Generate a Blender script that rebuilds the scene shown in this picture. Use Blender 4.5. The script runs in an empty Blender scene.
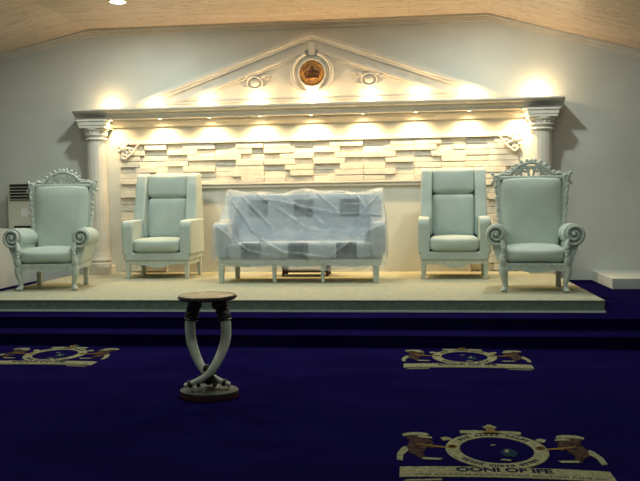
import bpy, bmesh, math, random
from mathutils import Vector, Matrix, Euler, noise
C = bpy.context.scene
COL = C.collection
PI = math.pi
R = math.radians

# ------------------------------------------------------------------ camera
cam_d = bpy.data.cameras.new('camera'); cam = bpy.data.objects.new('camera', cam_d); COL.objects.link(cam)
cam_d.sensor_fit = 'HORIZONTAL'; cam_d.sensor_width = 36.0; cam_d.lens = 780.0 / 640.0 * 36.0
cam_d.clip_start = 0.05; cam_d.clip_end = 200
yaw, pitch, roll = R(6.6), R(-2.97), R(-0.81)
fwd = Vector((-math.sin(yaw)*math.cos(pitch), math.cos(yaw)*math.cos(pitch), math.sin(pitch)))
rt = fwd.cross(Vector((0, 0, 1))).normalized(); up = rt.cross(fwd)
r2 = rt*math.cos(roll) + up*math.sin(roll); u2 = up*math.cos(roll) - rt*math.sin(roll)
M = Matrix((r2, u2, -fwd)).transposed().to_4x4(); M.translation = Vector((0, 0, 1.56))
cam.matrix_world = M
C.camera = cam

# ------------------------------------------------------------------ world, exposure
w = bpy.data.worlds.new('world'); C.world = w; w.use_nodes = True
bg = w.node_tree.nodes['Background']; bg.inputs[0].default_value = (0.74, 0.86, 0.86, 1); bg.inputs[1].default_value = 0.17
C.view_settings.view_transform = 'Standard'; C.view_settings.look = 'None'
C.view_settings.gamma = 1.0; C.view_settings.exposure = 0.2; C.view_settings.use_curve_mapping = False
WARM = (1.0, 0.66, 0.31)
COOL = (0.90, 1.0, 0.90)
# ceiling lamps: (x, y, watts)
CEIL_LAMPS = [(-4.04, 10.69, 48), (-1.45, 9.4, 34), (1.15, 10.69, 48), (-4.04, 8.2, 36), (1.15, 7.6, 30), (-4.04, 5.0, 26), (1.15, 4.2, 26)]
DOWN_W = [36, 26, 26, 32, 54, 40, 28, 30, 36]
UP_W =   [5.0, 1.2, 1.3, 4.0, 12, 3.2, 2.6, 7, 6]

# ------------------------------------------------------------------ materials
def srgb(r, g, b):
    f = lambda c: ((c/255.0 + 0.055)/1.055)**2.4 if c/255.0 > 0.04045 else c/255.0/12.92
    return (f(r), f(g), f(b), 1)
MATS = {}
def mat(name, col, rough=0.6, col2=None, scale=8.0, bump=0.0, bscale=None, metal=0.0, spec=0.5, emit=None, es=0, sheen=0.0, stretch=None, detail=4.0):
    m = bpy.data.materials.new(name); m.use_nodes = True; MATS[name] = m
    nt = m.node_tree; n = nt.nodes; b = n['Principled BSDF']
    b.inputs['Base Color'].default_value = col; b.inputs['Roughness'].default_value = rough
    b.inputs['Metallic'].default_value = metal; b.inputs['Specular IOR Level'].default_value = spec
    if sheen: b.inputs['Sheen Weight'].default_value = sheen
    tc = n.new('ShaderNodeTexCoord'); mp = n.new('ShaderNodeMapping'); nt.links.new(tc.outputs['Object'], mp.inputs[0])
    if stretch: mp.inputs['Scale'].default_value = stretch
    if col2:
        t = n.new('ShaderNodeTexNoise'); t.inputs['Scale'].default_value = scale; t.inputs['Detail'].default_value = detail
        nt.links.new(mp.outputs[0], t.inputs['Vector'])
        cr = n.new('ShaderNodeValToRGB'); cr.color_ramp.elements[0].position = 0.35; cr.color_ramp.elements[1].position = 0.65
        cr.color_ramp.elements[0].color = col; cr.color_ramp.elements[1].color = col2
        nt.links.new(t.outputs[0], cr.inputs[0]); nt.links.new(cr.outputs[0], b.inputs['Base Color'])
    if bump:
        t2 = n.new('ShaderNodeTexNoise'); t2.inputs['Scale'].default_value = bscale or scale*4; t2.inputs['Detail'].default_value = 3
        nt.links.new(mp.outputs[0], t2.inputs['Vector'])
        bp = n.new('ShaderNodeBump'); bp.inputs['Strength'].default_value = bump; bp.inputs['Distance'].default_value = 0.01
        nt.links.new(t2.outputs[0], bp.inputs['Height']); nt.links.new(bp.outputs[0], b.inputs['Normal'])
    if emit:
        b.inputs['Emission Color'].default_value = emit; b.inputs['Emission Strength'].default_value = es
    return m
paint = mat('wall_paint', srgb(206, 209, 203), 0.75, srgb(198, 201, 195), 1.3, 0.05, 60)
plaster = mat('plaster', srgb(214, 210, 200), 0.6, srgb(206, 202, 192), 5, 0.04, 60)
cladding = mat('cladding', srgb(222, 219, 208), 0.7, srgb(208, 204, 192), 9, 0.12, 50)
navy = mat('navy_carpet', (0.0066, 0.0042, 0.043, 1), 0.95, (0.0090, 0.0058, 0.056, 1), 1.2, 0.35, 260, spec=0.0, stretch=(1, 2.2, 1))
cream = mat('cream_carpet', srgb(186, 184, 160), 0.95, srgb(172, 171, 148), 14, 0.5, 220, spec=0.1)
edgec = mat('grey_green_carpet', srgb(132, 148, 132), 0.95, srgb(112, 128, 114), 30, 0.5, 220, spec=0.1)
palestrip = mat('pale_strip', srgb(222, 224, 212), 0.6)
mint = mat('mint_fabric', srgb(192, 204, 194), 0.55, srgb(186, 198, 188), 6, 0.08, 120, sheen=0.1)
mintwood = mat('mint_white_paint', srgb(198, 207, 197), 0.4, srgb(180, 191, 181), 20, 0.1, 60)
mintgroove = mat('mint_seam', srgb(120, 140, 134), 0.8)
teal = mat('pale_teal_fabric', srgb(178, 192, 187), 0.6, srgb(171, 186, 181), 5, 0.08, 150, sheen=0.1)
brown = mat('brown_wood', srgb(84, 50, 32), 0.4, srgb(58, 32, 20), 14, 0.1, 60, stretch=(1, 1, 6))
dark = mat('dark_wood', srgb(44, 34, 26), 0.45, srgb(24, 18, 14), 18, 0.3, 70)
stooltop = mat('stool_top_wood', srgb(150, 120, 84), 0.3, srgb(196, 170, 130), 7, 0.05, 40, stretch=(1, 5, 1))
darkrim = mat('dark_rim', srgb(70, 50, 36), 0.4, srgb(46, 32, 22), 20, 0.2, 60)
redwood = mat('red_brown_edge', srgb(84, 34, 28), 0.5, srgb(50, 22, 20), 16, 0.2, 60)
greenb = mat('mossy_bronze', srgb(72, 74, 54), 0.6, srgb(44, 44, 34), 22, 0.4, 60)
ivory = mat('ivory', srgb(236, 236, 214), 0.35, srgb(204, 208, 184), 12, 0.06, 60, stretch=(1, 1, 0.3))
gold = mat('antique_gold', srgb(196, 142, 66), 0.38, srgb(138, 90, 38), 12, 0.3, 70, metal=0.35)
dkgold = mat('dark_bronze', srgb(100, 62, 28), 0.45, srgb(70, 42, 20), 14, 0.3, 70, metal=0.3)
acw = mat('ac_plastic', srgb(200, 200, 184), 0.4)
black = mat('black_plastic', srgb(14, 18, 18), 0.5)
lampw = mat('lamp_glow', (1, 0.97, 0.9, 1), 0.5, emit=(1, 0.96, 0.88, 1), es=9)
lampwarm = mat('warm_lamp_glow', (1, 0.8, 0.5, 1), 0.5, emit=(1, 0.72, 0.36, 1), es=9)
metalw = mat('white_metal', srgb(225, 225, 220), 0.35)
beige = mat('beige_pile', srgb(158, 154, 118), 0.95, srgb(120, 116, 88), 40, 0.4, 220, spec=0.05)
brownp = mat('brown_pile', srgb(84, 62, 46), 0.95, srgb(30, 20, 34), 30, 0.4, 220, spec=0.05)
goldp = mat('gold_pile', srgb(120, 92, 50), 0.95, spec=0.05)
inkp = mat('navy_pile', srgb(24, 24, 52), 0.95, spec=0.05)
tealp = mat('teal_pile', srgb(26, 48, 62), 0.95, spec=0.05)

def ceiling_mat():
    m = bpy.data.materials.new('ceiling_panels'); m.use_nodes = True; nt = m.node_tree; n = nt.nodes; b = n['Principled BSDF']
    b.inputs['Roughness'].default_value = 0.45
    tc = n.new('ShaderNodeTexCoord'); mp = n.new('ShaderNodeMapping'); nt.links.new(tc.outputs['Object'], mp.inputs[0])
    br = n.new('ShaderNodeTexBrick'); br.inputs['Scale'].default_value = 1.0
    br.inputs['Brick Width'].default_value = 3.2; br.inputs['Row Height'].default_value = 0.30
    br.inputs['Mortar Size'].default_value = 0.006; br.inputs['Mortar Smooth'].default_value = 0.6
    br.inputs['Color1'].default_value = srgb(206, 192, 178); br.inputs['Color2'].default_value = srgb(198, 184, 168)
    br.inputs['Mortar'].default_value = srgb(170, 146, 120)
    nt.links.new(mp.outputs[0], br.inputs['Vector'])
    mp2 = n.new('ShaderNodeMapping'); mp2.inputs['Scale'].default_value = (0.9, 5.5, 1); mp2.inputs['Rotation'].default_value = (0, 0, R(14))
    nt.links.new(tc.outputs['Object'], mp2.inputs[0])
    ns = n.new('ShaderNodeTexNoise'); ns.inputs['Scale'].default_value = 1.6; ns.inputs['Detail'].default_value = 5; ns.inputs['Distortion'].default_value = 1.2
    nt.links.new(mp2.outputs[0], ns.inputs['Vector'])
    cr = n.new('ShaderNodeValToRGB'); e = cr.color_ramp.elements
    e[0].position = 0.475; e[0].color = (1, 1, 1, 1); e[1].position = 0.53; e[1].color = (1, 1, 1, 1)
    k = e.new(0.5); k.color = (0.62, 0.50, 0.42, 1)
    nt.links.new(ns.outputs[0], cr.inputs[0])
    mx = n.new('ShaderNodeMix'); mx.data_type = 'RGBA'; mx.blend_type = 'MULTIPLY'; mx.inputs[0].default_value = 1
    nt.links.new(br.outputs[0], mx.inputs[6]); nt.links.new(cr.outputs[0], mx.inputs[7])
    nt.links.new(mx.outputs[2], b.inputs['Base Color'])
    return m
ceilm = ceiling_mat()

def plastic_mat():
    m = bpy.data.materials.new('plastic_film'); m.use_nodes = True; nt = m.node_tree; n = nt.nodes
    b = n['Principled BSDF']; b.inputs['Base Color'].default_value = srgb(214, 222, 228); b.inputs['Roughness'].default_value = 0.28
    b.inputs['Alpha'].default_value = 0.42
    tc = n.new('ShaderNodeTexCoord'); t = n.new('ShaderNodeTexNoise'); t.inputs['Scale'].default_value = 3.0
    nt.links.new(tc.outputs['Object'], t.inputs['Vector'])
    mr = n.new('ShaderNodeMapRange'); mr.inputs[1].default_value = 0.3; mr.inputs[2].default_value = 0.7; mr.inputs[3].default_value = 0.24; mr.inputs[4].default_value = 0.48
    nt.links.new(t.outputs[0], mr.inputs[0]); nt.links.new(mr.outputs[0], b.inputs['Alpha'])
    return m
film = plastic_mat()

def check_mat():
    """patchwork upholstery: slate squares on pale blue grey"""
    m = bpy.data.materials.new('patchwork_fabric'); m.use_nodes = True; nt = m.node_tree; n = nt.nodes; b = n['Principled BSDF']
    b.inputs['Roughness'].default_value = 0.8
    tc = n.new('ShaderNodeTexCoord'); sp = n.new('ShaderNodeSeparateXYZ'); nt.links.new(tc.outputs['Object'], sp.inputs[0])
    def band(src, period, off, lo):
        a = n.new('ShaderNodeMath'); a.operation = 'ADD'; a.inputs[1].default_value = off; nt.links.new(sp.outputs[src], a.inputs[0])
        d = n.new('ShaderNodeMath'); d.operation = 'DIVIDE'; d.inputs[1].default_value = period; nt.links.new(a.outputs[0], d.inputs[0])
        f = n.new('ShaderNodeMath'); f.operation = 'FRACT'; nt.links.new(d.outputs[0], f.inputs[0])
        l = n.new('ShaderNodeMath'); l.operation = 'LESS_THAN'; l.inputs[1].default_value = lo; nt.links.new(f.outputs[0], l.inputs[0])
        return l
    # dark squares: 0.30 wide every 0.70 along x ; rows in z
    bx = band('X', 0.67, 0.14 + 6.7, 0.42)
    bz = band('Z', 0.60, 6.0 - 0.31, 0.42)
    mu = n.new('ShaderNodeMath'); mu.operation = 'MULTIPLY'; nt.links.new(bx.outputs[0], mu.inputs[0]); nt.links.new(bz.outputs[0], mu.inputs[1])
    mx = n.new('ShaderNodeMix'); mx.data_type = 'RGBA'; mx.inputs[6].default_value = srgb(170, 184, 196); mx.inputs[7].default_value = srgb(40, 62, 82)
    nt.links.new(mu.outputs[0], mx.inputs[0]); nt.links.new(mx.outputs[2], b.inputs['Base Color'])
    return m
patch = check_mat()

# ------------------------------------------------------------------ mesh helpers
def obj(name, bm, m, parent=None, smooth=True, ang=40):
    me = bpy.data.meshes.new(name)
    bmesh.ops.recalc_face_normals(bm, faces=bm.faces[:])
    bm.to_mesh(me); bm.free()
    for x in (m if isinstance(m, list) else [m]): me.materials.append(x)
    o = bpy.data.objects.new(name, me); COL.objects.link(o)
    if smooth:
        me.polygons.foreach_set('use_smooth', [True]*len(me.polygons))
        try: me.set_sharp_from_angle(angle=R(ang))
        except Exception: pass
        if ang < 90:
            wn = o.modifiers.new('weighted_normals', 'WEIGHTED_NORMAL'); wn.keep_sharp = True; wn.weight = 80
    if parent: o.parent = parent
    return o
def thing(name, label, cat, loc=(0, 0, 0), rz=0, group=None):
    o = bpy.data.objects.new(name, None); COL.objects.link(o); o.empty_display_size = 0.1
    o.location = loc; o.rotation_euler = (0, 0, rz); return tag(o, label, cat, group)
def tag(o, label, cat, group=None):
    o['label'] = label; o['category'] = cat
    if group: o['group'] = group
    return o
def struct(o): o['kind'] = 'structure'; return o
def dup(root, loc, rz, label, group=None):
    r = root.copy(); COL.objects.link(r); r.location = loc; r.rotation_euler = (0, 0, rz); r['label'] = label
    if group: r['group'] = group
    for ch in list(root.children):
        c = ch.copy(); COL.objects.link(c); c.parent = r
        for g in ch.children:
            d = g.copy(); COL.objects.link(d); d.parent = c
    return r
def box(bm, x0, x1, y0, y1, z0, z1, bev=0.0, seg=2, mi=0):
    t = bmesh.new()
    bmesh.ops.create_cube(t, size=1)
    for v in t.verts: v.co = Vector(((x0+x1)/2 + v.co.x*(x1-x0), (y0+y1)/2 + v.co.y*(y1-y0), (z0+z1)/2 + v.co.z*(z1-z0)))
    if bev: bmesh.ops.bevel(t, geom=t.edges[:], offset=bev, segments=seg, profile=0.5, affect='EDGES')
    for f in t.faces: f.material_index = mi
    merge(bm, t)
def merge(bm, t, mtx=None):
    if mtx: bmesh.ops.transform(t, matrix=mtx, verts=t.verts[:])
    me = bpy.data.meshes.new('tmp'); t.to_mesh(me); t.free(); bm.from_mesh(me); bpy.data.meshes.remove(me)
def tube(bm, pts, rad, n=10, cap=True, squash=None):
    """rad: number or list. parallel transport frames."""
    pts = [Vector(p) for p in pts]; N = len(pts)
    rads = rad if isinstance(rad, (list, tuple)) else [rad]*N
    T = [(pts[min(i+1, N-1)] - pts[max(i-1, 0)]).normalized() for i in range(N)]
    a = Vector((0, 1, 0)) if abs(T[0].y) < 0.9 else Vector((1, 0, 0))
    u = (a - T[0]*a.dot(T[0])).normalized(); rings = []
    for i in range(N):
        u = (u - T[i]*u.dot(T[i])).normalized(); v = T[i].cross(u)
        su, sv = squash or (1, 1)
        rings.append([bm.verts.new(pts[i] + (u*math.cos(2*PI*k/n)*su + v*math.sin(2*PI*k/n)*sv)*rads[i]) for k in range(n)])
    for i in range(N-1):
        for k in range(n): bm.faces.new((rings[i][k], rings[i][(k+1) % n], rings[i+1][(k+1) % n], rings[i+1][k]))
    if cap: bm.faces.new(rings[0]); bm.faces.new(rings[-1])
def spline(pts, n=6):
    pts = [Vector(p) for p in pts]; out = []
    for i in range(len(pts)-1):
        p0 = pts[max(i-1, 0)]; p1 = pts[i]; p2 = pts[i+1]; p3 = pts[min(i+2, len(pts)-1)]
        for k in range(n):
            t = k/n
            out.append(0.5*((2*p1) + (p2-p0)*t + (2*p0-5*p1+4*p2-p3)*t*t + (3*p1-p0-3*p2+p3)*t**3))
    out.append(pts[-1]); return out
def lathe(bm, prof, cx=0, cy=0, n=28, sx=1, sy=1):
    rings = []
    for r_, z in prof: rings.append([bm.verts.new((cx + r_*sx*math.cos(2*PI*k/n), cy + r_*sy*math.sin(2*PI*k/n), z)) for k in range(n)])
    for i in range(len(rings)-1):
        for k in range(n): bm.faces.new((rings[i][k], rings[i][(k+1) % n], rings[i+1][(k+1) % n], rings[i+1][k]))
    bm.faces.new(rings[0]); bm.faces.new(rings[-1])
def prism(bm, poly, a0, a1, axis='y', bev=0.0, seg=2, mi=0):
    """poly: 2D points in the plane across the axis: y->(x,z), x->(y,z), z->(x,y)"""
    t = bmesh.new()
    f = {'y': lambda p, a: (p[0], a, p[1]), 'x': lambda p, a: (a, p[0], p[1]), 'z': lambda p, a: (p[0], p[1], a)}[axis]
    A = [t.verts.new(f(p, a0)) for p in poly]; B = [t.verts.new(f(p, a1)) for p in poly]
    t.faces.new(A); t.faces.new(B[::-1]); n = len(poly)
    for i in range(n): t.faces.new((A[i], B[i], B[(i+1) % n], A[(i+1) % n]))
    bmesh.ops.recalc_face_normals(t, faces=t.faces[:])
    if bev: bmesh.ops.bevel(t, geom=t.edges[:], offset=bev, segments=seg, profile=0.5, affect='EDGES', clamp_overlap=True)
    for q in t.faces: q.material_index = mi
    merge(bm, t)
def pad(bm, x0, x1, y0, y1, z0, z1, rx=0.05, puff=0.02, n=12, tilt=0.0, piv=None):
    """soft cushion: rounded box with bulging faces"""
    t = bmesh.new(); bmesh.ops.create_cube(t, size=2)
    bmesh.ops.subdivide_edges(t, edges=t.edges[:], cuts=n, use_grid_fill=True)
    h = Vector(((x1-x0)/2, (y1-y0)/2, (z1-z0)/2)); c = Vector(((x0+x1)/2, (y0+y1)/2, (z0+z1)/2))
    rx = min(rx, h.x*0.98, h.y*0.98, h.z*0.98)
    for v in t.verts:
        q = v.co.copy()
        p = Vector((q.x*h.x, q.y*h.y, q.z*h.z))
        inn = Vector([max(-(h[i]-rx), min(h[i]-rx, p[i])) for i in range(3)])
        d = p - inn
        # even spread in the rounded zone
        if d.length > 1e-6: p = inn + d.normalized()*rx
        bul = Vector([(1-q[(i+1) % 3]**2)*(1-q[(i+2) % 3]**2) for i in range(3)])
        for i in range(3):
            if abs(q[i]) > 0.999: p[i] += math.copysign(puff*bul[i], q[i])
        v.co = c + p
    if tilt: merge(bm, t, Matrix.Translation(piv) @ Matrix.Rotation(tilt, 4, 'X') @ Matrix.Translation(-Vector(piv)))
    else: merge(bm, t)
def tilted(bm, ang, piv):
    bmesh.ops.transform(bm, matrix=Matrix.Translation(piv) @ Matrix.Rotation(ang, 4, 'X') @ Matrix.Translation(-Vector(piv)), verts=bm.verts[:])
def light(name, kind, loc, e, col, parent=None, rad=0.03, rot=None, size=None, spot=None, blend=0.5):
    d = bpy.data.lights.new(name, kind); d.energy = e; d.color = col
    if kind == 'AREA': d.shape = 'DISK'; d.size = size
    else: d.shadow_soft_size = rad
    if kind == 'SPOT': d.spot_size = spot; d.spot_blend = blend
    o = bpy.data.objects.new(name, d); COL.objects.link(o); o.location = loc
    if rot: o.rotation_euler = rot
    if parent: o.parent = parent
    return o
B = bmesh.new
YW = 12.40            # back wall
CX = -1.52            # axis of the pediment
PF = 0.41             # top of the cream platform
DA = 0.27             # top of the navy dais

# ------------------------------------------------------------------ structure
b = B(); box(b, -9, 6.5, -3, YW+0.2, -0.2, 0.0); struct(obj('floor', b, navy))
ZC = 4.38; XL, XR = -5.17, 1.205; SL, SR = 0.225, 0.286
def ceil_z(x):
    return ZC if XL <= x <= XR else (ZC - (XL-x)*SL if x < XL else ZC - (x-XR)*SR)
b = B(); prism(b, [(-9, -0.2), (6.5, -0.2), (6.5, ceil_z(6.5)), (XR, ZC), (XL, ZC), (-9, ceil_z(-9))], YW, YW+0.2, 'y'); struct(obj('wall_back', b, paint))
b = B(); prism(b, [(-9, ceil_z(-9)), (XL, ZC), (XR, ZC), (6.5, ceil_z(6.5)), (6.5, 4.7), (-9, 4.7)], -3, YW+0.2, 'y'); struct(obj('ceiling', b, ceilm, smooth=False))
b = B(); box(b, -9.2, -9, -3, YW+0.2, -0.2, ceil_z(-9)+0.1); struct(obj('wall_left', b, paint))
b = B(); box(b, 6.5, 6.7, -3, YW+0.2, -0.2, ceil_z(6.5)+0.1); struct(obj('wall_right', b, paint))
# ceiling moulding along the back wall
b = B()
for xa, xb in ((-9, XL), (XL, XR), (XR, 6.5)):
    za, zb = ceil_z(xa), ceil_z(xb)
    for dz0, dz1, p in ((0.0, -0.035, 0.10), (-0.035, -0.06, 0.06), (-0.06, -0.10, 0.03)):
        t = [(xa, za+dz0-0.001), (xb, zb+dz0-0.001), (xb, zb+dz1), (xa, za+dz1)]
        prism(b, t, YW-p, YW, 'y')
struct(obj('trim_1', b, plaster, smooth=False))
# dais and step (navy carpeted), soft nosings
def carpet_step(name, y, z0, z1):
    b = B(); prism(b, [(y+0.005, z0), (y+0.005, z1-0.035), (y-0.012, z1-0.022), (y-0.012, z1-0.008), (y, z1), (YW, z1), (YW, z0)], -9, 6.5, 'x')
    return struct(obj(name, b, navy))
carpet_step('stage_step', 8.16, 0.0, 0.135)
carpet_step('stage_dais', 8.50, 0.135, DA)
# side ledges painted like the wall
b = B(); box(b, -9, -6.24, 10.95, YW, DA, 1.17, 0.008); struct(obj('wall_lower_left', b, paint))
b = B(); box(b, 2.77, 6.5, 11.12, YW, DA, 0.42, 0.008); struct(obj('wall_lower_right', b, paint))
# cream platform
PX0, PX1, PY = -5.40, 2.13, 8.88
b = B()
box(b, PX0, PX1, PY, YW, DA+0.002, PF-0.012, mi=1)
box(b, PX0-0.006, PX1+0.006, PY-0.006, YW, PF-0.014, PF, 0.004, mi=0)
box(b, PX0-0.012, PX1+0.012, PY-0.014, PY+0.01, DA+0.001, DA+0.022, mi=2)
struct(obj('stage_platform', b, [cream, edgec, palestrip]))

# ------------------------------------------------------------------ cornice
t = thing('cornice', 'long projecting white plaster cornice spanning the two columns below the pediment', 'cornice', (CX, YW, 2.79))
b = B()
prof = [(0, 3.05), (-.44, 3.05), (-.44, 3.028), (-.425, 3.018), (-.41, 3.0), (-.39, 2.99), (-.335, 2.985), (-.33, 2.965), (-.31, 2.945), (-.29, 2.935), (-.29, 2.895), (0, 2.895)]
prism(b, [(p, z-2.79) for p, z in prof], -3.82, 3.82, 'x'); obj('cap_moulding', b, plaster, t, ang=25)
b = B()
prof = [(0, 2.893), (-.13, 2.893), (-.13, 2.865), (-.115, 2.85), (-.105, 2.83), (-.08, 2.81), (-.07, 2.79), (0, 2.79)]
prism(b, [(p, z-2.79) for p, z in prof], -3.68, 3.68, 'x'); obj('bed_moulding', b, plaster, t, ang=25)

# columns
def column(x, label):
    t = thing('column', label, 'column', (x, YW-0.21, PF), 0, 'columns carrying the cornice')
    b = B(); H = 2.57-PF
    # shaft with shallow flutes
    n = 48; zs = [0.36, H*0.35, H*0.7, H]; rr = [0.165, 0.165, 0.158, 0.150]
    rings = []
    for z, r_ in zip(zs, rr):
        rings.append([b.verts.new((math.cos(2*PI*k/n)*r_*(1-0.03*(k % 3 == 0)), math.sin(2*PI*k/n)*r_*(1-0.03*(k % 3 == 0)), z)) for k in range(n)])
    for i in range(3):
        for k in range(n): b.faces.new((rings[i][k], rings[i][(k+1) % n], rings[i+1][(k+1) % n], rings[i+1][k]))
    obj('shaft', b, plaster, t)
    b = B()
    box(b, -.205, .205, -.205, .20, 0, 0.13, 0.006)
    lathe(b, [(.2, .13), (.205, .15), (.2, .175), (.178, .19), (.174, .205), (.19, .22), (.192, .24), (.18, .26), (.174, .28), (.17, .33), (.165, .36)])
    obj('column_base', b, plaster, t)
    b = B(); z = H
    lathe(b, [(.15, z-.004), (.17, z), (.178, z+.015), (.17, z+.03), (.156, z+.036), (.156, z+.06), (.176, z+.066), (.186, z+.085), (.178, z+.10), (.165, z+.105), (.17, z+.14), (.195, z+.155), (.2, z+.175), (.19, z+.185)])
    for k in range(18):
        a = 2*PI*k/18
        tt = B(); bmesh.ops.create_icosphere(tt, subdivisions=1, radius=0.02)
        merge(b, tt, Matrix.Translation((math.cos(a)*.172, math.sin(a)*.172, z+.122)))
    box(b, -.21, .21, -.195, .20, z+.186, z+.225, .006)
    box(b, -.225, .225, -.205, .20, z+.225, z+.322, .01)
    box(b, -.245, .245, -.22, .20, z+.29, z+.322, .006)
    obj('capital', b, plaster, t)
column(-5.03, 'fluted white column at the left end of the cornice, behind the left throne')
column(1.99, 'fluted white column at the right end of the cornice, behind the right throne')

# ------------------------------------------------------------------ pediment
t = thing('pediment', 'white triangular plaster pediment on the wall above the cornice', 'pediment', (CX, YW-.001, 3.05))
def W2(x, z): return (x-CX, z-3.05)
AP = 4.20; slope = (AP-3.10)/3.10
def rake(bm, hz, th, p, x_end=None):
    """a chevron band whose top edge is at apex height hz, thickness th (vertical), proud of the wall by p"""
    zb = 3.055
    xe = (hz-zb)/slope; xi = (hz-th-zb)/slope
    for s in (-1, 1):
        poly = [(0, hz-3.05), (s*xe, zb-3.05), (s*xi, zb-3.05), (0, hz-th-3.05)]
        prism(bm, poly, -p, 0, 'y')
b = B(); rake(b, 4.20, .055, .11); rake(b, 4.145, .05, .075); rake(b, 4.095, .14, .035); obj('raking_cornice', b, plaster, t, smooth=False)
# inner raking moulding, stops at the ring
b = B()
for s in (-1, 1):
    for hz, th, p in ((3.96, .04, .085), (3.92, .045, .05)):
        x0 = .11; xe = (hz-3.17)/slope; xi = (hz-th-3.17)/slope
        prism(b, [(s*x0, hz-slope*x0-3.05), (s*xe, .12), (s*xi, .12), (s*x0, hz-th-slope*x0-3.05)], -p, 0, 'y')
obj('inner_moulding', b, plaster, t, smooth=False)
b = B(); prism(b, [(0, 3.875-3.05), (2.33, .03), (-2.33, .03)], -.02, 0, 'y'); obj('tympanum', b, plaster, t, smooth=False)
b = B(); box(b, -2.75, 2.75, -.07, 0, .085, .12, .004); box(b, -2.9, 2.9, -.05, 0, .04, .085, .004); obj('base_moulding', b, plaster, t)
b = B(); box(b, -.055, .055, -.06, 0, .79, 1.0, .006); obj('keystone', b, plaster, t)
# ring round the medallion
MZ = 3.565
def arc_band(bm, r0, r1, p, a0, a1, cx, cz, n=40):
    rings = []
    for i in range(n+1):
        a = a0+(a1-a0)*i/n
        prof = [(r0, 0), (r0, p*.6), (r0+(r1-r0)*.25, p), (r0+(r1-r0)*.75, p), (r1, p*.6), (r1, 0)]
        rings.append([bm.verts.new((cx+r_*math.cos(a), -q, cz+r_*math.sin(a))) for r_, q in prof])
    for i in range(n):
        for k in range(5): bm.faces.new((rings[i][k], rings[i][k+1], rings[i+1][k+1], rings[i+1][k]))
    for e in (rings[0], rings[-1]): bm.faces.new(e)
b = B()
arc_band(b, .285, .345, .095, R(-72), R(72), 0, MZ-3.05)
arc_band(b, .285, .345, .095, R(108), R(252), 0, MZ-3.05)
obj('split_ring', b, plaster, t)
b = B(); arc_band(b, .195, .235, .07, 0, 2*PI-.001, 0, MZ-3.05, 60); obj('inner_ring', b, plaster, t)

# medallion
t = thing('medallion', 'round antique gold medallion with a raised seated figure in the pediment centre', 'medallion', (CX, YW-.022, MZ))
b = B()
lathe(b, [(.0, 0), (.19, 0), (.19, .03), (.178, .04), (.168, .03), (.0, .03)], n=48)
bmesh.ops.transform(b, matrix=Matrix.Rotation(PI/2, 4, 'X'), verts=b.verts[:]); obj('disc', b, gold, t)
b = B()
tt = B(); bmesh.ops.create_icosphere(tt, subdivisions=3, radius=1); merge(b, tt, Matrix.Translation((0, -.035, .075)) @ Matrix.Diagonal((.032, .022, .04, 1)))
tt = B(); bmesh.ops.create_icosphere(tt, subdivisions=3, radius=1); merge(b, tt, Matrix.Translation((0, -.03, .0)) @ Matrix.Diagonal((.075, .028, .06, 1)))
tt = B(); bmesh.ops.create_icosphere(tt, subdivisions=3, radius=1); merge(b, tt, Matrix.Translation((0, -.03, -.065)) @ Matrix.Diagonal((.11, .026, .035, 1)))
for s in (-1, 1):
    tube(b, spline([(s*.06, -.035, .03), (s*.11, -.035, -.005), (s*.09, -.038, -.05)], 5), .014, 8)
for k in range(9):
    a = R(20+k*17.5); tube(b, [(math.cos(a)*.12, -.032, math.sin(a)*.12), (math.cos(a)*.15, -.032, math.sin(a)*.15)], .009, 6)
obj('relief_figure', b, dkgold, t)

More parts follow.
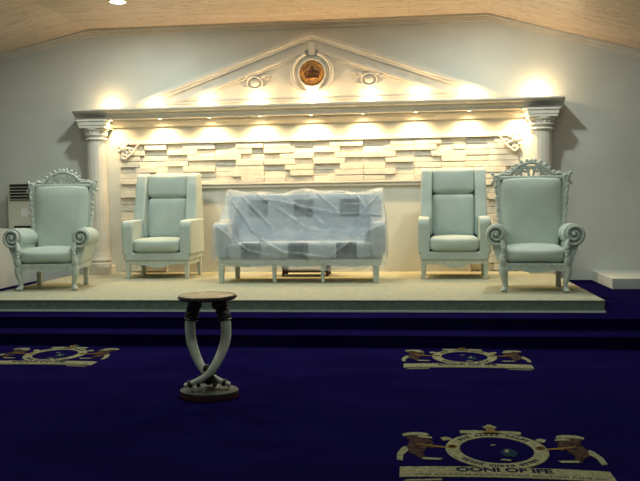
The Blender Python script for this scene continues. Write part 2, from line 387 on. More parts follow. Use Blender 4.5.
# plaster ornaments: an oval boss with leaf scrolls
def scroll_pts(cx, cz, r0, turns, a0, s, y=-.03, n=26):
    return [(cx + s*math.cos(a0+i/n*turns*2*PI)*r0*(1-.8*i/n), y - .012*math.sin(PI*i/n), cz + math.sin(a0+i/n*turns*2*PI)*r0*(1-.8*i/n)) for i in range(n+1)]
def ornament(x, z, label, p, kind, s=1, grp=None):
    t = thing('plaster_ornament', label, 'ornament', (x, YW-p, z), 0, grp)
    if kind == 'oval':
        b = B()
        tt = B(); bmesh.ops.create_icosphere(tt, subdivisions=3, radius=1); merge(b, tt, Matrix.Translation((0, -.02, -.01)) @ Matrix.Diagonal((.075, .035, .06, 1)))
        tube(b, [(math.cos(a*PI/12)*.125, -.022, -.01+math.sin(a*PI/12)*.095) for a in range(24)] + [(.125, -.022, -.01)], .017, 8, False)
        obj('boss', b, plaster, t)
        for q in (-1, 1):
            b = B()
            tube(b, spline([(q*.11, -.02, .06), (q*.17, -.03, .10), (q*.23, -.03, .085), (q*.26, -.02, .115)], 5), [.02]*5+[.016]*5+[.008]*6, 7)
            tube(b, scroll_pts(q*.19, .055, .04, 1.2, 0, q), .011, 6)
            tube(b, spline([(q*.10, -.02, -.08), (q*.16, -.03, -.075), (q*.21, -.02, -.03)], 5), .013, 7)
            for k in range(3):
                tt = B(); bmesh.ops.create_icosphere(tt, subdivisions=2, radius=1)
                merge(b, tt, Matrix.Translation((q*(.14+.04*k), -.02, .095-.012*k)) @ Matrix.Rotation(-q*(.5+.3*k), 4, 'Y') @ Matrix.Diagonal((.012, .015, .034, 1)))
            obj('leaf_scroll', b, plaster, t)
    else:
        b = B()
        tt = B(); bmesh.ops.create_icosphere(tt, subdivisions=3, radius=1); merge(b, tt, Matrix.Translation((s*.0, -.03, .04)) @ Matrix.Diagonal((.06, .04, .07, 1)))
        for k in range(7):
            a = 2*PI*k/7
            tt = B(); bmesh.ops.create_icosphere(tt, subdivisions=2, radius=1)
            merge(b, tt, Matrix.Translation((math.cos(a)*.075, -.025, .04+math.sin(a)*.085)) @ Matrix.Rotation(-a, 4, 'Y') @ Matrix.Diagonal((.045, .028, .026, 1)))
        obj('boss', b, plaster, t)
        b = B()
        tube(b, scroll_pts(s*.02, -.09, .06, 1.4, PI/2, s), .017, 7)
        tube(b, scroll_pts(s*.13, -.0, .05, 1.3, -PI/2, s), .015, 7)
        tube(b, spline([(s*.03, -.03, -.12), (s*.12, -.035, -.06), (s*.2, -.03, .05), (s*.26, -.02, .11)], 5), [.022]*8+[.012]*8, 7)
        obj('leaf_scroll', b, plaster, t)
ornament(-2.44, 3.45, 'oval plaster cartouche with leaf scrolls left of the gold medallion', .02, 'oval')
ornament(-0.62, 3.45, 'oval plaster cartouche with leaf scrolls right of the gold medallion', .02, 'oval')
ornament(-4.62, 2.40, 'plaster leaf scroll on the upper left corner of the block cladding', .06, 'corner', 1)
ornament(1.62, 2.41, 'plaster leaf scroll on the upper right corner of the block cladding', .06, 'corner', -1)

# ------------------------------------------------------------------ block cladding (inverted U)
random.seed(5)
t = thing('wall_cladding', 'staggered white relief block cladding framing the smooth panel behind the sofa', 'cladding', (CX, YW, PF))
HX = 3.19
b = B()
def clad(bm, x0, x1, z0, z1, rows):
    h = (z1-z0)/rows
    for r_ in range(rows):
        x = x0; k = random.randint(0, 1)
        while x < x1-1e-4:
            k = 1-k
            L = random.choice((.34, .42, .50) if k else (.26, .34, .42))
            xe = x+L if x+L < x1-.14 else x1
            p = .050 if k else .012
            p += random.uniform(-.004, .008)
            hh = h*random.choice((.85, .92, 1.0)) if k else h*.9
            box(bm, x+.001, xe-.001, -p, 0, z0+(rows-1-r_)*h+(h-hh)*.4, z0+(rows-r_)*h-(h-hh)*.6, .004, 1)
            x = xe
    # vertical module seams
zt = 2.50-PF; zb = 1.86-PF
seam = .80; nx = 8
xs = [-HX + i*(2*HX)/nx for i in range(nx+1)]
for i in range(nx): clad(b, xs[i]+.004, xs[i+1]-.004, zb, zt, 7)
for s0, s1 in ((-HX, -HX+.72), (HX-.72, HX)): clad(b, s0, s1, .02, zb, 13)
obj('relief_blocks', b, cladding, t)
b = B()
box(b, -HX-.03, HX+.03, -.075, 0, zt+.003, zt+.045, .008)
box(b, -HX+.722, HX-.722, -.06, 0, zb-.035, zb-.002, .008)
box(b, -HX+.76, HX-.76, -.04, 0, zb-.085, zb-.037, .01)
for s in (-1, 1):
    xa, xb = sorted((s*(HX-.723), s*(HX-.76))); box(b, xa, xb, -.05, 0, 0.0, zb-.037, .008)
obj('frame_moulding', b, plaster, t)

# ------------------------------------------------------------------ lamps
dt = None
for i in range(9):
    x = CX - 3.24 + i*.81
    if dt is None:
        dt = thing('downlight', '', 'downlight', (x, YW-.25, 2.893), 0, 'downlights under the cornice')
        bb = B(); lathe(bb, [(.026, 0), (.045, 0), (.045, -.006), (.03, -.008), (.026, -.004)], n=20); obj('trim_ring', bb, metalw, dt)
        bb = B(); lathe(bb, [(.001, -.002), (.026, -.002), (.024, -.010), (.001, -.014)], n=20); obj('lens', bb, lampwarm, dt)
        o = dt
    else: o = dup(dt, (x, YW-.25, 2.893), 0, '')
    pos = ['leftmost', 'second from left', 'third from left', 'fourth from left', 'middle', 'fourth from right', 'third from right', 'second from right', 'rightmost'][i]
    o['label'] = 'small warm recessed downlight in the cornice underside, ' + pos + ' of nine'
    light('downlight_lamp', 'SPOT', (0, 0, -.03), DOWN_W[i], WARM, o, .02, rot=(R(7), 0, 0), spot=R(146), blend=1.0)
ut = None
UX = [-4.83, -4.07, -3.22, -2.39, -1.49, -.6, .17, .965, 1.95]
for i, x in enumerate(UX):
    if ut is None:
        ut = thing('uplight', '', 'uplight', (x, YW-.13, 3.05), 0, 'uplights on top of the cornice')
        bb = B(); lathe(bb, [(.04, 0), (.045, .005), (.045, .03), (.03, .034), (.03, .03)], n=18); obj('housing', bb, metalw, ut)
        bb = B(); lathe(bb, [(.001, .0345), (.028, .0345), (.02, .041), (.001, .044)], n=18); obj('lens', bb, lampwarm, ut)
        o = ut
    else: o = dup(ut, (x, YW-.13, 3.05), 0, '')
    pos = ['leftmost', 'second from left', 'third from left', 'fourth from left', 'middle', 'fourth from right', 'third from right', 'second from right', 'rightmost'][i]
    o['label'] = 'glowing warm uplight standing on top of the cornice, ' + pos + ' of nine'
    light('uplight_lamp', 'POINT', (0, 0, .085), UP_W[i], WARM, o, .02)
for i, (x, y, e) in enumerate(CEIL_LAMPS):
    o = thing('ceiling_lamp', ['round white recessed ceiling lamp lit above the left armchair', 'round ceiling lamp above the sofa', 'round ceiling lamp above the right throne', 'round ceiling lamp above the left end of the steps', 'round ceiling lamp above the far right crest', 'round ceiling lamp over the hall floor, left of the stool', 'round ceiling lamp above the nearest crest'][i], 'ceiling lamp', (x, y, ZC), 0)
    bb = B(); lathe(bb, [(.105, 0), (.125, 0), (.125, -.012), (.11, -.016), (.105, -.008)], n=32); obj('rim', bb, metalw, o)
    bb = B(); lathe(bb, [(.001, -.004), (.105, -.004), (.10, -.012), (.001, -.018)], n=32); obj('diffuser', bb, lampw, o)
    light('ceiling_lamp_light', 'AREA', (0, 0, -.03), e, COOL, o, size=.2)

# ------------------------------------------------------------------ air conditioner
t = thing('air_conditioner', 'cream air conditioner with black louvres behind the left throne', 'air conditioner', (-6.5, 12.36, 1.17))
b = B(); box(b, 0, .52, -.32, 0, 0, .74, .015); obj('cabinet', b, acw, t)
b = B(); box(b, .045, .475, -.326, -.31, .45, .715, .004); obj('air_outlet', b, black, t)
for k in range(5):
    b = B(); box(b, .05, .47, -.345, -.327, .468+.048*k, .478+.048*k, .002); obj('louvre_blade', b, acw, t)
b = B(); box(b, .1, .42, -.327, -.31, .012, .04, .004); obj('air_inlet', b, black, t)
b = B()
poly = []
for k in range(12):
    a = 2*PI*k/12; r_ = .10 if k % 2 == 0 else .055; poly.append((.28+r_*math.cos(a), .25+r_*math.sin(a)))
prism(b, poly, -.325, -.3205, 'y'); obj('flower_sticker', b, metalw, t)

# ------------------------------------------------------------------ throne
def mirror(pts, s): return [(s*p[0], p[1], p[2]) for p in pts]
def make_throne():
    t = thing('throne', '', 'throne')
    back_y = .66
    tilt = R(-7); piv = (0, back_y, .5)
    # seat frame with scalloped apron
    b = B()
    ap = [(-.41, .35)]
    n = 24
    top = [(-.41, .355), (.41, .355)]
    low = []
    for i in range(n+1):
        u = i/n; x = .41-.82*u
        low.append((x, .275 - .022*abs(math.sin(u*PI*4)) - .03*math.exp(-((u-.5)/.10)**2)))
    prism(b, top+low, -.02, .03, 'y')
    for s in (-1, 1): 
        xa, xb = sorted((s*.41, s*.37)); box(b, xa, xb, .03, .66, .275, .355, .006)
    box(b, -.41, .41, .62, .67, .275, .355, .006)
    box(b, -.40, .40, .03, .62, .31, .35)
    for k in range(13): # carved beading
        tt = B(); bmesh.ops.create_icosphere(tt, subdivisions=1, radius=.013); merge(b, tt, Matrix.Translation((-.36+.06*k, -.024, .33)))
    obj('seat_frame', b, mintwood, t)
    # legs
    for s in (-1, 1):
        b = B()
        pts = spline([(s*.37, .03, .34), (s*.385, .012, .27), (s*.375, .015, .19), (s*.355, .03, .11), (s*.355, .025, .055), (s*.37, .005, .02)], 5)
        N = len(pts); tube(b, pts, [.052*(1-.52*min(1, i/(N*.75))) + (.012 if i > N-7 else 0) for i in range(N)], 10)
        tt = B(); bmesh.ops.create_icosphere(tt, subdivisions=3, radius=1); merge(b, tt, Matrix.Translation((s*.372, -.002, .024)) @ Matrix.Diagonal((.042, .05, .024, 1)))
        obj('leg', b, mintwood, t)
    for s in (-1, 1):
        b = B(); box(b, s*.33-.033, s*.33+.033, .60, .665, 0, .28, .01); obj('leg', b, mintwood, t)
    # seat cushion
    b = B(); pad(b, -.355, .355, -.015, .56, .355, .545, .07, .035); obj('seat', b, mint, t)
    # arms: upholstered roll running back, carved scroll front
    for s in (-1, 1):
        b = B(); pts = []
        prof = []
        # arm cross-section swept along y : roll (circle) with side panel
        cx, cz, rr = s*.455, .70, .125
        poly = []
        for k in range(22):
            a = R(-60 + k*(300/21.0)) if s > 0 else R(240 - k*(300/21.0))
            poly.append((cx+rr*math.cos(a), cz+rr*math.sin(a)))
        poly += [(s*.37, .56), (s*.37, .36), (s*.44, .36)] if s > 0 else [(s*.37, .56), (s*.37, .36), (s*.44, .36)]
        # sweep with slight shrink and rise to the back
        ys = [(.035, .93), (.045, 1.0), (.2, 1.0), (.4, .97), (.56, .92), (.62, .85)]
        rings = []
        for y, k in ys: rings.append([b.verts.new((s*.42 + (p[0]-s*.42)*k - s*.05*max(0, y-.2), y, .36 + (p[1]-.36)*k + .06*max(0, y-.2))) for p in poly])
        m_ = len(poly)
        for i in range(len(rings)-1):
            for k in range(m_): b.faces.new((rings[i][k], rings[i][(k+1) % m_], rings[i+1][(k+1) % m_], rings[i+1][k]))
        b.faces.new(rings[0]); b.faces.new(rings[-1])
        arm = obj('arm', b, mint, t)
        # carved front: spiral + post
        b = B()
        sp = []
        for i in range(44):
            u = i/43; a = -PI*.65 + u*2*PI*1.75; r_ = .125*(1-.82*u)
            sp.append((cx + s*math.cos(a)*r_ , .018 - .02*u, cz + math.sin(a)*r_))
        tube(b, sp, [.024-.010*i/43 for i in range(44)], 8)
        tt = B(); bmesh.ops.create_icosphere(tt, subdivisions=2, radius=.026); merge(b, tt, Matrix.Translation((cx, -.005, cz)))
        pts = spline([(s*.375, .01, .34), (s*.385, -.005, .42), (s*.365, -.005, .50), (s*.375, .0, .58), (s*.39, .01, .64)], 5)
        tube(b, pts, [.045, .047, .05, .05, .047, .042, .038, .034, .032, .032, .034, .036, .038, .038, .036, .034, .03, .028, .024, .02, .02][:len(pts)], 10)
        for k in range(4):
            tt = B(); bmesh.ops.create_icosphere(tt, subdivisions=2, radius=1); merge(b, tt, Matrix.Translation((s*(.375-.008*(k % 2)), -.04, .40+.045*k)) @ Matrix.Diagonal((.022, .012, .026, 1)))
        obj('arm_scroll', b, mintwood, t)
    # back: shell, padded panel, carved frame and pierced crest
    b = B()
    HB, WT, WB = 1.40, .43, .37
    prism(b, [(-WB, .36), (WB, .36), (WT, HB), (-WT, HB)], back_y-.0, back_y+.09, 'y', .015)
    tilted(b, tilt, piv); obj('backrest_shell', b, mint, t)
    b = B(); tt = B(); pad(tt, -.36, .36, back_y-.10, back_y+.02, .50, 1.375, .035, .03, 12)
    for v in tt.verts: v.co.x *= .88 + .16*(v.co.z-.5)/.87
    merge(b, tt); tilted(b, tilt, piv); obj('backrest_panel', b, mint, t)
    def blob(b, x, y, z, an, sx, sy, sz):
        tt = B(); bmesh.ops.create_icosphere(tt, subdivisions=2, radius=1)
        merge(b, tt, Matrix.Translation((x, y, z)) @ Matrix.Rotation(an, 4, 'Y') @ Matrix.Diagonal((sx, sy, sz, 1)))
    y = back_y-.03
    for s in (-1, 1):
        b = B()   # flat carved stile with leaves on its outer edge and an ear at the top
        prism(b, [(s*.345, .62), (s*.405, .62), (s*.455, 1.40), (s*.385, 1.40)], y-.035, y+.03, 'y', .012)
        for k in range(10): blob(b, s*(.398+.060*(k*.08)/.8), y-.03, .70+k*.075, s*.25*(1 if k % 2 else -1), .022, .016, .042)
        box(b, *sorted((s*.385, s*.485)), y-.035, y+.03, 1.355, 1.445, .018)
        tube(b, [(p[0], y-.035, p[2]) for p in scroll_pts(s*.435, 1.40, .036, 1.3, 0, s)], .010, 7)
        blob(b, s*.485, y-.01, 1.455, s*.6, .022, .02, .03); blob(b, s*.49, y-.01, 1.34, -s*.6, .02, .02, .034)
        tilted(b, tilt, piv); obj('back_stile', b, mintwood, t)
    b = B(); box(b, -.40, .40, y-.035, y+.03, 1.375, 1.425, .014); tilted(b, tilt, piv); obj('top_rail', b, mintwood, t)
    b = B()
    for s in (-1, 1):
        tube(b, spline([(s*.42, y, 1.44), (s*.34, y, 1.455), (s*.27, y, 1.45), (s*.22, y, 1.50), (s*.15, y, 1.555), (s*.07, y, 1.59), (0, y, 1.60)], 5), .021, 8)
        tube(b, [(p[0], y, p[2]) for p in scroll_pts(s*.08, 1.515, .052, 1.5, 0, s)], .017, 7)
        tube(b, [(p[0], y, p[2]) for p in scroll_pts(s*.18, 1.475, .042, 1.4, PI/2, s)], .016, 7)
        tube(b, spline([(s*.02, y, 1.42), (s*.035, y, 1.48), (s*.015, y, 1.56)], 5), .016, 7)
        tube(b, spline([(s*.12, y, 1.42), (s*.125, y, 1.48), (s*.15, y, 1.53)], 5), .015, 7)
        tube(b, spline([(s*.24, y, 1.42), (s*.23, y, 1.45), (s*.27, y, 1.465)], 5), .012, 7)
        for x, z, an in ((.05, 1.62, .3), (.115, 1.605, .7), (.175, 1.57, .9), (.225, 1.525, .9), (.28, 1.475, 1.2), (.35, 1.468, 1.4)): blob(b, s*x, y, z, s*an, .022, .018, .034)
    blob(b, 0, y, 1.615, 0, .032, .018, .036); blob(b, 0, y-.005, 1.53, 0, .022, .016, .026)
    tilted(b, tilt, piv); obj('crest', b, mintwood, t)
    return t
th = make_throne()
G = 'carved thrones at the ends of the platform'
th.location = (-4.80, 9.84, PF); th.rotation_euler = (0, 0, R(6)); th['group'] = G
th['label'] = 'pale mint carved throne with scroll arms at the left end of the platform'
dup(th, (1.495, 9.62, PF), R(-5), 'pale mint carved throne with scroll arms at the right end of the platform')

# ------------------------------------------------------------------ modern wing chair
def make_wing():
    t = thing('wing_armchair', '', 'armchair')
    # body: base rail
    b = B(); box(b, -.50, .50, .0, .82, .27, .40, .03, 3); obj('base_rail', b, teal, t)
    # arms
    for s in (-1, 1):
        b = B()
        x0, x1 = sorted((s*.36, s*.53))
        prism(b, [(.0, .36), (.0, .80), (.03, .86), (.08, .88), (.60, .89), (.80, .89), (.80, .36)], x0, x1, 'x', .05, 4)
        obj('arm', b, teal, t)
    # wings: side panels of the tall back, flaring down to the arms
    for s in (-1, 1):
        b = B(); tt = B()
        x0, x1 = sorted((s*.325, s*.49))
        prism(tt, [(.44, .86), (.50, 1.10), (.56, 1.40), (.62, 1.57), (.68, 1.605), (.88, 1.605), (.86, .6), (.52, .6)], x0, x1, 'x', .052, 4)
        for v in tt.verts:
            if abs(v.co.x) > .39: v.co.x += s*.02*max(0, 1-(v.co.z-.85)/.7)
        merge(b, tt)
        obj('wing', b, teal, t)
    b = B(); prism(b, [(.74, .38), (.80, 1.59), (.90, 1.59), (.84, .38)], -.36, .36, 'x', .02, 2); obj('back_shell', b, teal, t)
    b = B(); pad(b, -.318, .318, .60, .76, .58, 1.215, .045, .02, 12, R(-3), (0, .6, .58)); obj('backrest', b, teal, t)
    b = B(); pad(b, -.318, .318, .585, .77, 1.232, 1.585, .05, .02, 12, R(-3), (0, .6, .58)); obj('headrest', b, teal, t)
    b = B(); pad(b, -.352, .352, -.03, .62, .405, .60, .06, .02, 12); obj('seat', b, teal, t)
    # scalloped plinth frame
    b = B(); n = 28; low = []
    for i in range(n+1):
        u = i/n; x = .47-.94*u
        low.append((x, .215 - .025*math.cos(u*2*PI*1)*-1*(1 if .2 < u < .8 else .3) - .03*math.exp(-((u-.5)/.14)**2)))
    prism(b, [(-.47, .27), (.47, .27)]+low, .02, .05, 'y')
    for s in (-1, 1): x0, x1 = sorted((s*.47, s*.44)); box(b, x0, x1, .05, .78, .21, .27)
    box(b, -.47, .47, .76, .79, .21, .27)
    obj('plinth', b, mintwood, t)
    for sx in (-1, 1):
        for y in (.05, .74):
            b = B(); tt = B(); box(tt, sx*.455-.035, sx*.455+.035, y-.035, y+.035, 0, .27, .006, 1)
            for v in tt.verts:
                if v.co.z < .1: v.co.x = sx*.455 + (v.co.x-sx*.455)*.72; v.co.y = y + (v.co.y-y)*.72
            merge(b, tt); obj('leg', b, mintwood, t)
    return t
wc = make_wing(); G = 'tall wing armchairs either side of the sofa'
wc.location = (-3.775, 11.28, PF); wc['group'] = G
wc['label'] = 'tall pale teal wing armchair between the left throne and the sofa'
dup(wc, (0.62, 11.13, PF), R(-2), 'tall pale teal wing armchair between the sofa and the right throne').scale = (.96, 1, 1)

# ------------------------------------------------------------------ sofa
SX, SY = -1.54, 10.68
t = thing('sofa', 'patchwork blue grey sofa on white carved legs, wrapped in clear plastic', 'sofa', (SX, SY, PF))
b = B(); n = 60; low = []
for i in range(n+1):
    u = i/n; x = 1.14-2.28*u
    low.append((x, .255 - .02*abs(math.sin(u*PI*6)) - .028*sum(math.exp(-((u-c)/.035)**2) for c in (.17, .5, .83))))
prism(b, [(-1.14, .33), (1.14, .33)]+low, .0, .04, 'y')
for s in (-1, 1): x0, x1 = sorted((s*1.14, s*1.10)); box(b, x0, x1, .04, .76, .26, .33)
box(b, -1.14, 1.14, .72, .76, .26, .33); box(b, -1.1, 1.1, .04, .72, .29, .325)
obj('seat_frame', b, mintwood, t)
for x in (-1.10, -.345, .335, 1.07):
    b = B()
    if abs(x) > 1: tt = B(); box(tt, x-.045, x+.045, -.01, .06, 0, .27, .008, 1)
    else: tt = B(); box(tt, x-.03, x+.03, .0, .055, 0, .27, .008, 1)
    for v in tt.verts:
        if v.co.z < .1: v.co.x = x + (v.co.x-x)*.72
    merge(b, tt); obj('leg', b, mintwood, t)
for x in (-1.02, 1.05):
    b = B(); box(b, x-.035, x+.035, .68, .74, 0, .27, .006, 1); o = obj('leg', b, mintwood, t)
b = B(); pad(b, -1.0, 1.0, -.01, .62, .335, .56, .05, .015, 14); obj('seat', b, patch, t)
for s in (-1, 1):
    b = B(); x0, x1 = sorted((s*1.0, s*1.18)); tt = B(); pad(tt, x0, x1, -.01, .70, .335, .83, .08, .015, 10)
    merge(b, tt); obj('arm', b, patch, t)
b = B(); pad(b, -1.12, 1.12, .55, .76, .34, 1.235, .07, .01, 14, R(-5), (0, .7, .4)); obj('backrest', b, patch, t)

# plastic sheet draped over it
def sheet():
    bm = bmesh.new()
    nu, nv = 220, 130
    def prof_mid():  # (y, z) in sofa space, back -> over -> seat -> front
        return [(.86, .75), (.87, 1.1), (.86, 1.24), (.80, 1.285), (.72, 1.28), (.63, 1.23), (.575, 1.08), (.52, .86), (.42, .68), (.22, .60), (.06, .588), (-.035, .565), (-.045, .45), (-.04, .28)]
    def prof_arm():
        return [(.86, .75), (.87, 1.1), (.86, 1.24), (.80, 1.285), (.72, 1.28), (.60, 1.21), (.52, 1.08), (.44, .96), (.34, .875), (.20, .855), (.05, .85), (-.04, .80), (-.05, .60), (-.04, .30)]
    A = [Vector((p[0], p[1])) for p in prof_mid()]; Bq = [Vector((p[0], p[1])) for p in prof_arm()]
    def samp(P, v):
        f = v*(len(P)-1); i = min(int(f), len(P)-2); q = f-i
        p0 = P[max(i-1, 0)]; p1 = P[i]; p2 = P[i+1]; p3 = P[min(i+2, len(P)-1)]
        return 0.5*((2*p1) + (p2-p0)*q + (2*p0-5*p1+4*p2-p3)*q*q + (3*p1-p0-3*p2+p3)*q**3)
    def ss(a, b, x): x = max(0, min(1, (x-a)/(b-a))); return x*x*(3-2*x)
    ridges = [  # (x0,z0,x1,z1,width,height) in front view
        (-.52, 1.16, .05, 1.02, .03, .05), (.05, 1.02, .55, .93, .025, .05), (.55, .93, 1.14, .92, .022, .045),
        (-1.02, 1.12, -.75, .72, .03, .03), (-.75, .72, -.2, .42, .028, .055), (-.2, .42, .45, .33, .028, .045),
        (-.9, 1.2, -.45, .75, .03, .02), (-1.12, .78, -.7, .45, .025, .028), (-.7, .45, -.2, .35, .02, .02),
        (.42, .34, .8, .62, .02, .025), (.8, .62, 1.12, .78, .03, .025), (.2, 1.25, .5, .98, .03, .02), (.75, 1.25, .95, .95, .03, .02),
        (-.7, 1.25, -.1, .85, .022, .018), (-.3, 1.2, .3, .8, .022, .014), (1.08, 1.2, .85, .93, .02, .022), (-.05, .8, .5, .5, .02, .012)]
    grid = []
    for i in range(nu+1):
        u = i/nu; col = []
        # columns: outer skirts beyond |x|=1.2
        xx = -1.30 + 2.60*u
        side = max(0, (abs(xx)-1.20)/.10)
        x = math.copysign(min(abs(xx), 1.20), xx)
        k = ss(.90, 1.02, abs(x))
        for j in range(nv+1):
            v = j/nv
            p = samp(A, v)*(1-k) + samp(Bq, v)*k
            y, z = p.x, p.y
            X = x
            # the back is a little narrower than the arms
            if z > .9: X = x*(1-.035*ss(.85, 1.2, z)) 
            if v < .45: z += .024*math.sin(X*5.3+1.1) + .016*math.sin(X*11+2)
            # hem
            hem = .215 + .095*ss(-.35, -1.0, x) - .03*math.exp(-((x-.35)/.45)**2) + .012*math.sin(x*13)
            if v > .90: z = z + (hem-.28)*(v-.90)/.10
            if side > 0:
                zz = z; z = z*(1-side) + (.34 + .02*math.sin(y*9))*side if z > .36 else z
                X = math.copysign(abs(X) + .028*math.sin(side*PI*.5), X)
                y = y*(1-.03*side) + .012*side
            n_ = noise.noise(Vector((X*2.3, z*3.0, y*2.0)))*.012 + noise.noise(Vector((X*7+z*5, z*7-X*3, y*5)))*.006
            d = abs(n_)*1.2
            for (x0, z0, x1, z1, wd, hh) in ridges:
                ax, az = x1-x0, z1-z0; L2 = ax*ax+az*az; q = max(0, min(1, ((X-x0)*ax+(z-z0)*az)/L2))
                dx, dz = X-(x0+ax*q), z-(z0+az*q); ds = dx*dx+dz*dz
                if ds < (wd*4)**2 and y < .80: d += 1.7*hh*math.exp(-ds/(wd*wd*.30))*(.35+.65*math.sin(PI*min(1, max(.08, q+.0001))))
            # fine streaks
            d += .003*math.sin((X*1.0+z*1.6)*70 + 3*noise.noise(Vector((X*2, z*2, 0))))*max(0, noise.noise(Vector((X*1.7+5, z*1.7, 0))))
            col.append(bm.verts.new((X + math.copysign(.012, X)*(.0), y - d, z + d*.4)))
        grid.append(col)
    for i in range(nu):
        for j in range(nv): bm.faces.new((grid[i][j], grid[i+1][j], grid[i+1][j+1], grid[i][j+1]))
    return bm
o = obj('plastic_sheet', sheet(), film, None, ang=180); o.location = (SX, SY, PF)
tag(o, 'crumpled clear plastic sheet draped over the patchwork sofa', 'plastic sheet')

# ------------------------------------------------------------------ small brown table behind the sofa
t = thing('side_table', 'small dark brown wooden table behind the sofa, seen between its legs', 'table', (-1.58, 11.82, PF))
b = B(); box(b, -.40, .40, -.2, .2, .42, .46, .01); obj('tabletop', b, brown, t)
b = B(); box(b, -.36, .36, -.15, .15, .055, .08, .008); obj('shelf', b, brown, t)
for sx in (-1, 1):
    for sy in (-1, 1):
        b = B(); tube(b, spline([(sx*.33, sy*.15, .42), (sx*.36, sy*.165, .30), (sx*.33, sy*.15, .12), (sx*.34, sy*.16, .0)], 5), [.035]*6+[.03]*5+[.024]*5, 9); obj('leg', b, brown, t)

# ------------------------------------------------------------------ tusk stool
t = thing('tusk_stool', 'round topped stool on two crossed ivory coloured tusks, on the navy carpet', 'stool', (-1.606, 6.03, 0))
b = B(); lathe(b, [(0.001, .818), (.212, .818), (.216, .812), (.19, .806), (.001, .806)], n=48); obj('seat', b, stooltop, t)
b = B(); lathe(b, [(.19, .785), (.220, .787), (.228, .795), (.229, .808), (.224, .818), (.217, .820), (.213, .812), (.19, .806)], n=48)
for k in range(48):
    a = 2*PI*k/48; tt = B(); bmesh.ops.create_icosphere(tt, subdivisions=1, radius=.008); merge(b, tt, Matrix.Translation((math.cos(a)*.228, math.sin(a)*.228, .802)))
obj('seat_rim', b, darkrim, t)
for s in (-1, 1):
    b = B()
    yo = -.06 - .03*s
    P_ = spline([(s*.115, 0, .72), (s*.134, 0, .66), (s*.146, 0, .57), (s*.138, 0, .45), (s*.098, yo*.4, .33), (s*.045, yo*.8, .235), (-s*.02, yo, .175), (-s*.10, yo, .135), (-s*.175, yo, .108)], 6)
    N = len(P_); tube(b, P_, [.043 - .006*i/N if i < N*.4 else .040-.024*((i/N-.4)/.6) for i in range(N)], 14)
    tk = obj('tusk', b, ivory, t)
    b = B()
    Q = spline([(s*.10, 0, .79), (s*.106, 0, .75), (s*.122, 0, .69), (s*.138, 0, .62)], 5)
    tube(b, Q, [.05+.006*(i % 2) for i in range(len(Q))], 14)
    for k in range(5):
        p = Q[2+k*3]; tube(b, [p-Vector((0, 0, .008)), p, p+Vector((0, 0, .008))], [.052, .060, .052], 14)
    tt = B(); bmesh.ops.create_icosphere(tt, subdivisions=3, radius=1); merge(b, tt, Matrix.Translation((s*.094, -.02, .745)) @ Matrix.Diagonal((.055, .055, .045, 1)))
    obj('carved_collar', b, dark, t)
    b = B(); tube(b, [(-s*.118, yo, .128), (-s*.142, yo, .118)], .030, 12); obj('tip_band', b, dark, t)
b = B()
tt = B(); bmesh.ops.create_icosphere(tt, subdivisions=3, radius=1); merge(b, tt, Matrix.Translation((0, 0, .17)) @ Matrix.Diagonal((.06, .075, .075, 1)))
tt = B(); bmesh.ops.create_icosphere(tt, subdivisions=3, radius=1); merge(b, tt, Matrix.Translation((-.005, -.05, .235)) @ Matrix.Diagonal((.03, .03, .038, 1)))
for s in (-1, 1):
    tube(b, spline([(s*.02, -.04, .20), (s*.07, -.07, .15), (s*.06, -.09, .10)], 5), .016, 8)
    tube(b, spline([(s*.03, -.0, .12), (s*.12, -.02, .12), (s*.17, -.01, .09)], 5), .014, 8)
obj('carved_figure', b, dark, t)
b = B(); lathe(b, [(.001, .045), (.235, .045), (.235, .058), (.215, .068), (.15, .076), (.06, .082), (.001, .084)], n=44, sy=.8); obj('base_mound', b, greenb, t)
b = B(); lathe(b, [(.001, 0), (.225, 0), (.235, .008), (.235, .044), (.001, .044)], n=44, sy=.8); obj('base_plinth', b, redwood, t)

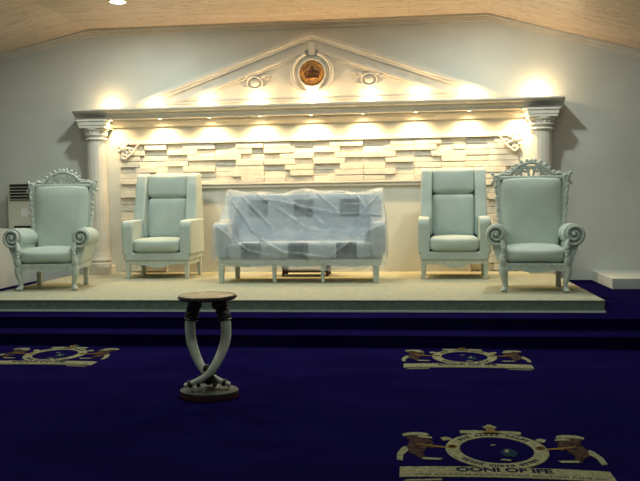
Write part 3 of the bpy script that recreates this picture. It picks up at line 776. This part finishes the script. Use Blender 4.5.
# ------------------------------------------------------------------ woven carpet crests
def flat(bm, poly, z0, z1): prism(bm, poly, z0, z1, 'z')
def text_bm(s, size, x, y, z, bold=.0, ext=.001, arch=None, sx=1):
    cu = bpy.data.curves.new('t', 'FONT'); cu.body = s; cu.size = size; cu.align_x = 'CENTER'; cu.align_y = 'CENTER'; cu.offset = bold; cu.extrude = ext; cu.resolution_u = 3
    o = bpy.data.objects.new('t', cu); COL.objects.link(o)
    bpy.context.view_layer.update()
    me = bpy.data.meshes.new_from_object(o.evaluated_get(bpy.context.evaluated_depsgraph_get()))
    bm = bmesh.new(); bm.from_mesh(me)
    bpy.data.objects.remove(o); bpy.data.curves.remove(cu); bpy.data.meshes.remove(me)
    for v in bm.verts:
        X, Y = v.co.x*sx, v.co.y
        v.co = Vector((x+X, y+Y + (arch(x+X) if arch else 0), z+v.co.z))
    return bm
def crest():
    t = thing('carpet_crest', '', 'carpet crest')
    rnd = random.Random(3)
    Z = .004
    # ring
    b = B(); n = 56
    for a0 in range(n):
        pass
    r0, r1, sy = .225, .312, 1.12
    I0 = [b.verts.new((r0*math.cos(2*PI*k/n), .02+r0*sy*math.sin(2*PI*k/n), Z)) for k in range(n)]
    O0 = [b.verts.new((r1*math.cos(2*PI*k/n), .02+r1*sy*math.sin(2*PI*k/n), Z)) for k in range(n)]
    I1 = [b.verts.new((v.co.x, v.co.y, .0005)) for v in I0]; O1 = [b.verts.new((v.co.x, v.co.y, .0005)) for v in O0]
    for k in range(n):
        q = (k+1) % n
        b.faces.new((I0[k], I0[q], O0[q], O0[k])); b.faces.new((O0[k], O0[q], O1[q], O1[k])); b.faces.new((I0[k], I0[q], I1[q], I1[k]))
    for k in range(4):
        a = R(40+k*90); 
    ring = obj('ring_band', b, beige, t)
    b = B()  # woven lettering too small to read
    for seg in ((35, 145, 15), (215, 325, 17)):
        for k in range(seg[2]):
            if k in (5, 11): continue
            a = R(seg[0]+(seg[1]-seg[0])*(k+.5)/seg[2]); rr = (r0+r1)/2; w_ = .011; h_ = .018
            c = Vector((rr*math.cos(a), .02+rr*sy*math.sin(a))); ra = Vector((math.cos(a), math.sin(a))); ta = Vector((-ra.y, ra.x))
            if rnd.random() < .5: flat(b, [c-ta*w_-ra*h_, c+ta*w_-ra*h_, c+ta*w_*.3+ra*h_, c-ta*w_*.3+ra*h_], Z, Z+.0015)
            else:
                flat(b, [c-ta*w_-ra*h_, c-ta*w_*.3-ra*h_, c-ta*w_*.3+ra*h_, c-ta*w_+ra*h_], Z, Z+.0015)
                flat(b, [c+ta*w_*.2-ra*h_, c+ta*w_-ra*h_, c+ta*w_+ra*h_, c+ta*w_*.2+ra*h_], Z, Z+.0015)
    obj('ring_lettering', b, inkp, t)
    for s in (-1, 1):  # rosettes on the ring flanks
        b = B()
        for k in range(5):
            a = 2*PI*k/5; c = (s*.27, .06)
            flat(b, [(c[0]+.018*math.cos(a+q*2*PI/6)+.016*math.cos(a), c[1]+.018*math.sin(a+q*2*PI/6)+.016*math.sin(a)) for q in range(6)], Z+.0005+.0003*k, Z+.003)
        obj('rosette', b, goldp, t)
        b = B(); flat(b, [(s*.265, .20), (s*.315, .18), (s*.335, .235), (s*.30, .26), (s*.27, .24)], .001, Z+.001); obj('ring_knot', b, beige, t)
    # centre motif
    b = B()
    flat(b, [(.07+.05*math.cos(a*PI/8), -.03+.08*math.sin(a*PI/8)*(1+.2*math.sin(a*2))) for a in range(16)], .0005, .003)
    
    obj('centre_motif', b, tealp, t)
    b = B(); flat(b, [(.0, -.17), (.06, -.18), (.07, -.165), (.02, -.15)], .0005, Z); flat(b, [(.045, -.03), (.07, -.03), (.07, .02), (.05, .02)], .0031, .0045); flat(b, [(-.03, .1), (.0, .11), (.01, .12), (-.02, .125)], .0005, Z)
    obj('centre_fleck', b, beige, t)
    # crown bar
    b = B(); flat(b, [(-.20, .345), (.19, .335), (.20, .40), (.10, .415), (.03, .41), (.03, .46), (.055, .50), (.03, .53), (.015, .56), (-.005, .56), (-.02, .53), (-.045, .50), (-.02, .46), (-.02, .41), (-.1, .42), (-.20, .41)], .0005, Z); obj('crown_bar', b, beige, t)
    b = B(); flat(b, [(-.04, .37), (.05, .37), (.06, .40), (.02, .43), (.03, .50), (-.02, .50), (-.01, .43), (-.05, .40)], Z, Z+.0015); obj('crown_motif', b, goldp, t)
    # supporters: rearing four legged beasts
    for s in (-1, 1):
        P = lambda L: [(s*(.30+(x-.30)*.86), y*.92) for x, y in L]
        b = B(); flat(b, P([(.36, .06), (.40, .10), (.40, .18), (.44, .24), (.42, .28), (.45, .34), (.52, .36), (.58, .33), (.60, .26), (.57, .20), (.58, .12), (.60, .02), (.575, -.08), (.53, -.12), (.50, -.20), (.45, -.21), (.46, -.15), (.48, -.08), (.46, -.02), (.45, .04), (.42, .03)]), .0005, .0035); beast = obj('beast_body', b, brownp, t)
        for nm, L, z0, z1 in (('mane', [(.42, .31), (.44, .36), (.50, .38), (.58, .37), (.63, .33), (.62, .28), (.58, .30), (.52, .31), (.47, .29)], .0036, .0052),
                ('tail', [(.60, .06), (.63, .02), (.66, -.10), (.66, -.22), (.62, -.24), (.615, -.12), (.58, -.03)], .0005, .0042),
                ('collar', [(.40, .24), (.52, .26), (.50, .29), (.41, .28)], .0036, .005), ('hind_foot', [(.34, -.18), (.48, -.17), (.48, -.21), (.36, -.215)], .0036, .005)):
            b = B(); flat(b, P(L), z0, z1); obj(nm, b, beige, t)
        b = B(); flat(b, P([(.31, .03), (.42, .06), (.52, .10), (.52, .12), (.41, .09), (.31, .06)]), .0036, .0052); obj('foreleg', b, goldp, t)
    # banner
    def arch(x): return -.035*(x/.6)**2
    b = B()
    xs_ = [-.59+1.18*i/24 for i in range(25)]
    poly = [(x, -.30+arch(x)) for x in xs_] + [(x, -.47+arch(x)*.9) for x in xs_[::-1]]
    flat(b, poly, .0005, Z+.001); obj('banner', b, beige, t)
    for s in (-1, 1): b = B(); flat(b, [(s*.57, -.56), (s*.36, -.535), (s*.35, -.51), (s*.55, -.535)], .0005, Z); obj('banner_tail', b, beige, t)
    b = text_bm('OONI OF IFE', .094, 0, -.352, Z+.0015, .0035, .0008, arch, 1.0)
    obj('banner_lettering', b, inkp, t, smooth=False)
    b = B(); x = -.5
    while x < .5:
        L = rnd.uniform(.05, .1); k = 0
        while k*.013 < L:
            xx = x+k*.013; yy = -.432+arch(xx)*.9
            flat(b, [(xx, yy-.012), (xx+.007, yy-.012), (xx+.007-.003*(k % 2), yy+.012), (xx+.002*(k % 3), yy+.012)], Z+.001, Z+.002); k += 1
        x += L+.022
    obj('small_lettering', b, inkp, t)
    return t
cr = crest(); G = 'crests woven into the navy carpet'
cr.location = (.520, 4.82, 0); cr['group'] = G
cr['label'] = 'large beige crest in the navy carpet reading OONI OF IFE, nearest the camera'
dup(cr, (.520, 7.68, 0), 0, 'smaller beige crest in the navy carpet by the step, right of the stool')
dup(cr, (-3.66, 7.62, 0), R(1), 'smaller beige crest in the navy carpet by the step, left of the stool')
